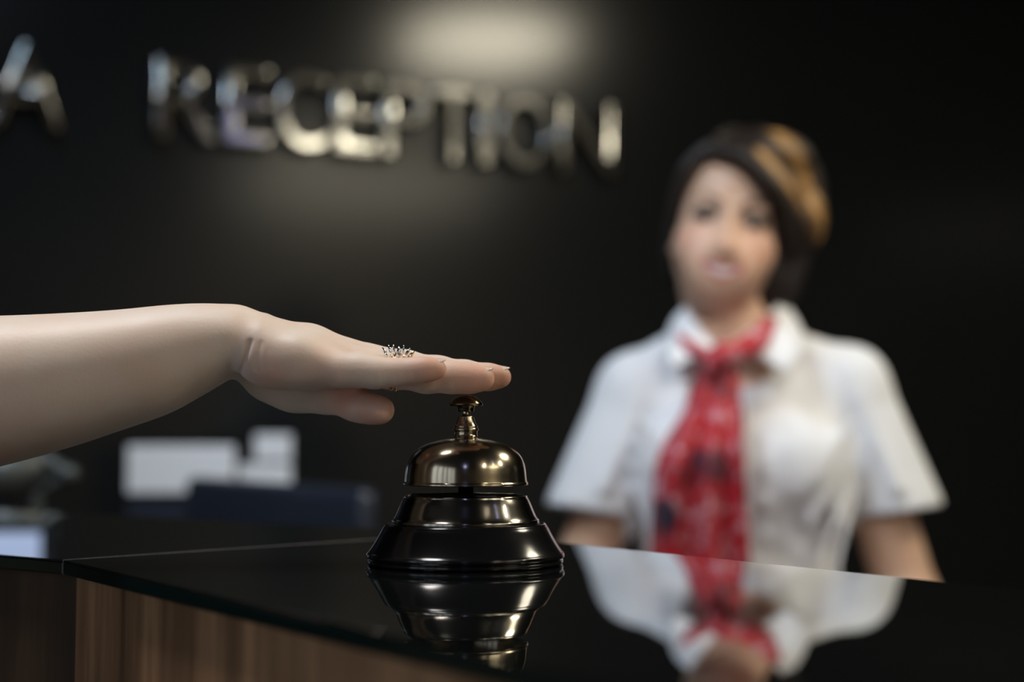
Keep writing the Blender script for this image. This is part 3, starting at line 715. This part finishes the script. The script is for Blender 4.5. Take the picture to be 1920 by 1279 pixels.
for i in range(8):
    t = i/7
    lock([(-.030+.02*t, -.030+.05*t, .112), (-.005+.06*t, .06, .134-.02*t), (-.02+.09*t, .125, .080), (-.03+.09*t, .128, .0), (-.035+.08*t, .105, -.080)], [.006, .012, .012, .010, .004], .003)
pos, Q = Hf.mesh(); del Hf
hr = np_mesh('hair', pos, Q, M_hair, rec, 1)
L_ = (pos-np.array(HCn)) @ np.array([[iv[i][j] for j in range(3)] for i in range(3)]).T
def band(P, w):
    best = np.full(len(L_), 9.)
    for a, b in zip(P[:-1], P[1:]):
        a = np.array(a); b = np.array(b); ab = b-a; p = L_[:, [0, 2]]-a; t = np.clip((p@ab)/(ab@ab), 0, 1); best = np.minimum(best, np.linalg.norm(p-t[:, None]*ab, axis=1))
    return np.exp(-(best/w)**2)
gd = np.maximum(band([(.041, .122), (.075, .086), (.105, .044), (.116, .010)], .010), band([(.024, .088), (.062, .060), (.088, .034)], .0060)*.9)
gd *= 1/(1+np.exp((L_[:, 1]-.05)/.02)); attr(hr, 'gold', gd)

# shirt
xs = np.arange(-.02, .62, .0026); ys = np.arange(1.66, 2.02, .0030); zs = np.arange(.86, 1.36, .0026)
T = Field(xs, ys, zs)
T.loft(2, [(.88, .298, 1.870, .150, .110), (.96, .296, 1.868, .134, .102), (1.02, .294, 1.866, .130, .100), (1.10, .292, 1.862, .140, .106), (1.17, .292, 1.865, .146, .100), (1.23, .293, 1.872, .132, .080), (1.262, .293, 1.876, .085, .06)], .02)
for s in (-1, 1): T.ell((.290+s*.062, 1.790, 1.130), (.058, .048, .056), .035)
NB = (nk[0], nk[1]+.004, nk[2])
for Sh, E, s in ((SL, EL, -1), (SR, ER, 1)):
    T.cone((NB[0]+s*.045, 1.868, NB[2]-.006), (Sh[0]-s*.008, Sh[1], Sh[2]-.004), .034, .043, .03)
    T.cone((.293+s*.09, 1.872, 1.18), (Sh[0]-s*.01, Sh[1], Sh[2]-.02), .053, .048, .03)
    a = np.array(Sh)-np.array((s*.006, 0, .004)); hem = np.array(((1111-960)/1457. if s < 0 else (1680-960)/1457., 1.845, 1.163-(958-821)/1457.))
    tip = hem+(hem-a)*.0
    T.cone(a, hem, .047, .060, .014)
    dn = (hem-a)/np.linalg.norm(hem-a); dn = dn+np.array((-s*.16, 0, -.05)); dn /= np.linalg.norm(dn)
    hemc = hem+dn*.002
    def cut(X, Y, Z, c=hemc, n=dn): return -((X-c[0])*n[0]+(Y-c[1])*n[1]+(Z-c[2])*n[2])+0*X*Y*Z
    lo_ = hem-.085; hi_ = hem+.085
    # cut off below the hem only on the sleeve side
    def cutbox(X, Y, Z, c=hemc, n=dn, s=s):
        p = -((X-c[0])*n[0]+(Y-c[1])*n[1]+(Z-c[2])*n[2]); side = s*(.292+s*.150-X)*1.0
        return np.maximum(p, side+0*p)
    T.put(cutbox, lo_, hi_, 0.0, True)
    # folds running in from the armpit
    for j in range(4):
        p0 = np.array((.292+s*.135, 1.775+.004*j, 1.185-.030*j)); p1 = np.array((.292+s*(.060+.012*j), 1.755, 1.10-.045*j)); T.cone(p0, p1, .005, .002, .022)
    T.cone(a+np.array((0, -.048, -.02)), hem+np.array((-s*.012, -.060, .03)), .004, .003, .02)
# neck opening
T.cone((NB[0], NB[1]-.01, NB[2]-.035), hd(0, .01, -.09), .056, .060, .004, True)
T.cone((NB[0]-.006, NB[1]-.08, NB[2]-.020), (NB[0]-.004, NB[1]-.10, NB[2]+.05), .012, .04, .006, True)
pos, Q = T.mesh(); del T
# cotton wrinkles as a gentle displacement
wv = .0016*np.sin(pos[:, 0]*70+pos[:, 2]*46+3*np.sin(pos[:, 2]*19))*np.exp(-((pos[:, 2]-1.04)/.10)**2)
pos[:, 1] += wv*(pos[:, 1] < 1.86)
shirt = np_mesh('shirt', pos, Q, M_shirt, rec, 2)
def patch(name, rows, m, parent, thick, sub=5):
    R = [catmull(r, sub) for r in rows]; cols = list(zip(*R)); cols = [catmull(c, sub) for c in cols]; nu = len(cols); nv = len(cols[0])
    vs = [p for c in cols for p in c]; fs = [(i*nv+j, (i+1)*nv+j, (i+1)*nv+j+1, i*nv+j+1) for i in range(nu-1) for j in range(nv-1)]
    o = mesh(name, vs, fs, m, parent); s = o.modifiers.new('solid', 'SOLIDIFY'); s.thickness = thick; s.offset = 0; return o
# collar wings: stand along the neck, then fold to the point
patch('collar', [[Wp(1420, 585, .075), Wp(1330, 580, .055), Wp(1290, 575, .01), Wp(1300, 600, -.035), Wp(1345, 655, -.062)],
                 [Wp(1425, 600, .085), Wp(1325, 595, .070), Wp(1268, 592, .015), Wp(1276, 630, -.052), Wp(1318, 668, -.074)],
                 [Wp(1425, 625, .095), Wp(1310, 618, .078), Wp(1256, 622, .020), Wp(1250, 660, -.060), Wp(1263, 688, -.086)]], M_shirt, shirt, .0022)
patch('collar', [[Wp(1350, 585, .075), Wp(1420, 576, .055), Wp(1462, 562, .01), Wp(1432, 598, -.035), Wp(1352, 655, -.062)],
                 [Wp(1352, 600, .085), Wp(1425, 592, .070), Wp(1484, 585, .015), Wp(1474, 628, -.052), Wp(1412, 664, -.074)],
                 [Wp(1355, 625, .095), Wp(1430, 615, .078), Wp(1496, 610, .020), Wp(1502, 655, -.060), Wp(1474, 700, -.086)]], M_shirt, shirt, .0022)
# buttons on the placket
for yy in (735, 800, 865, 930, 995):
    p = Vector(Wp(1440, yy, -.092 if yy < 760 else -.112)); bm = bmesh.new(); add_tube(bm, [p, p+Vector((0, -.003, 0))], .0052, 20); bmobj('button', bm, M_shirt, shirt)

# scarf
def scarf_tail(rows, label=None):
    P = []; nv = 33
    R = catmull(rows, 6)
    for k, (y, xl, xr, d, ph) in enumerate(R):
        for j in range(nv):
            v = j/(nv-1); x = xl+(xr-xl)*v; amp = min(.011, (xr-xl)/1457*.10)
            dd = d + amp*math.sin(v*math.pi*5+ph) + .010*(2*v-1)**2
            P.append(Wp(x, y, dd))
    fs = [(i*nv+j, i*nv+j+1, (i+1)*nv+j+1, (i+1)*nv+j) for i in range(len(R)-1) for j in range(nv-1)]
    o = mesh('scarf_tail', P, fs, M_scarf, sc); s = o.modifiers.new('solid', 'SOLIDIFY'); s.thickness = .002; s.offset = 0; return o
kc = Vector(Wp(1350, 672, -.095)); bm = bmesh.new(); bmesh.ops.create_uvsphere(bm, u_segments=28, v_segments=18, radius=1, matrix=Matrix.Translation(kc) @ Matrix.Rotation(-.5, 4, 'Y') @ Matrix.Diagonal((.026, .017, .019, 1)))
for v in bm.verts:
    q = v.co-kc; v.co += q.normalized()*.0022*math.sin(q.x*300+q.z*120)
sc = bmobj('neck_scarf', bm, M_scarf, rec, smooth=True)
scarf_tail([(676, 1320, 1378, -.088, 0), (710, 1301, 1388, -.098, .3), (770, 1282, 1386, -.118, .6), (830, 1245, 1388, -.134, .9), (880, 1228, 1390, -.140, 1.1), (960, 1222, 1394, -.132, 1.4), (1040, 1220, 1402, -.122, 1.5), (1110, 1232, 1400, -.118, 1.6)])
scarf_tail([(680, 1335, 1372, -.078, 1), (760, 1320, 1392, -.104, 1.2), (860, 1318, 1396, -.124, 1.6), (980, 1320, 1402, -.118, 2), (1080, 1322, 1408, -.110, 2.2)])
for pts in ([(1352, 675, -.095), (1312, 662, -.078), (1280, 640, -.052), (1272, 615, -.02)], [(1352, 675, -.095), (1390, 656, -.086), (1420, 640, -.066), (1440, 612, -.035), (1452, 595, -.005)]):
    big = pts[1][0] > 1352
    R = catmull([Wp(*p) for p in pts], 8); bm = bmesh.new(); n = len(R)
    add_tube(bm, R, [(.016 if big else .010)*(1-.35*abs(2*i/(n-1)-.8)) for i in range(n)], 20)
    bmobj('scarf_band', bm, M_scarf, sc, smooth=True)

# skirt and shoes, hidden behind the counter
xs = np.arange(.10, .50, .005); ys = np.arange(1.70, 2.04, .005); zs = np.arange(.44, .96, .005)
K = Field(xs, ys, zs); K.loft(2, [(.48, .295, 1.87, .155, .105), (.62, .295, 1.87, .170, .118), (.80, .295, 1.87, .172, .125), (.90, .295, 1.87, .155, .116), (.945, .296, 1.87, .146, .112)]); pos, Q = K.mesh()
np_mesh('skirt', pos, Q, M_skirt, rec, 1)
for s in (-1, 1):
    hx = .295+s*.085; xs = np.arange(hx-.06, hx+.06, .003); ys = np.arange(1.70, 1.96, .003); zs = np.arange(-.01, .10, .003)
    K = Field(xs, ys, zs); K.cone((hx, 1.895, .042), (hx, 1.765, .038), .040, .037, 0); K.ell((hx, 1.90, .03), (.037, .04, .03), .01)
    K.put(lambda X, Y, Z: Z-.0+0*X*Y, (hx-.06, 1.7, -.01), (hx+.06, 1.96, 0), 0, True); pos, Q = K.mesh(); np_mesh('shoe', pos, Q, M_shoe, rec)
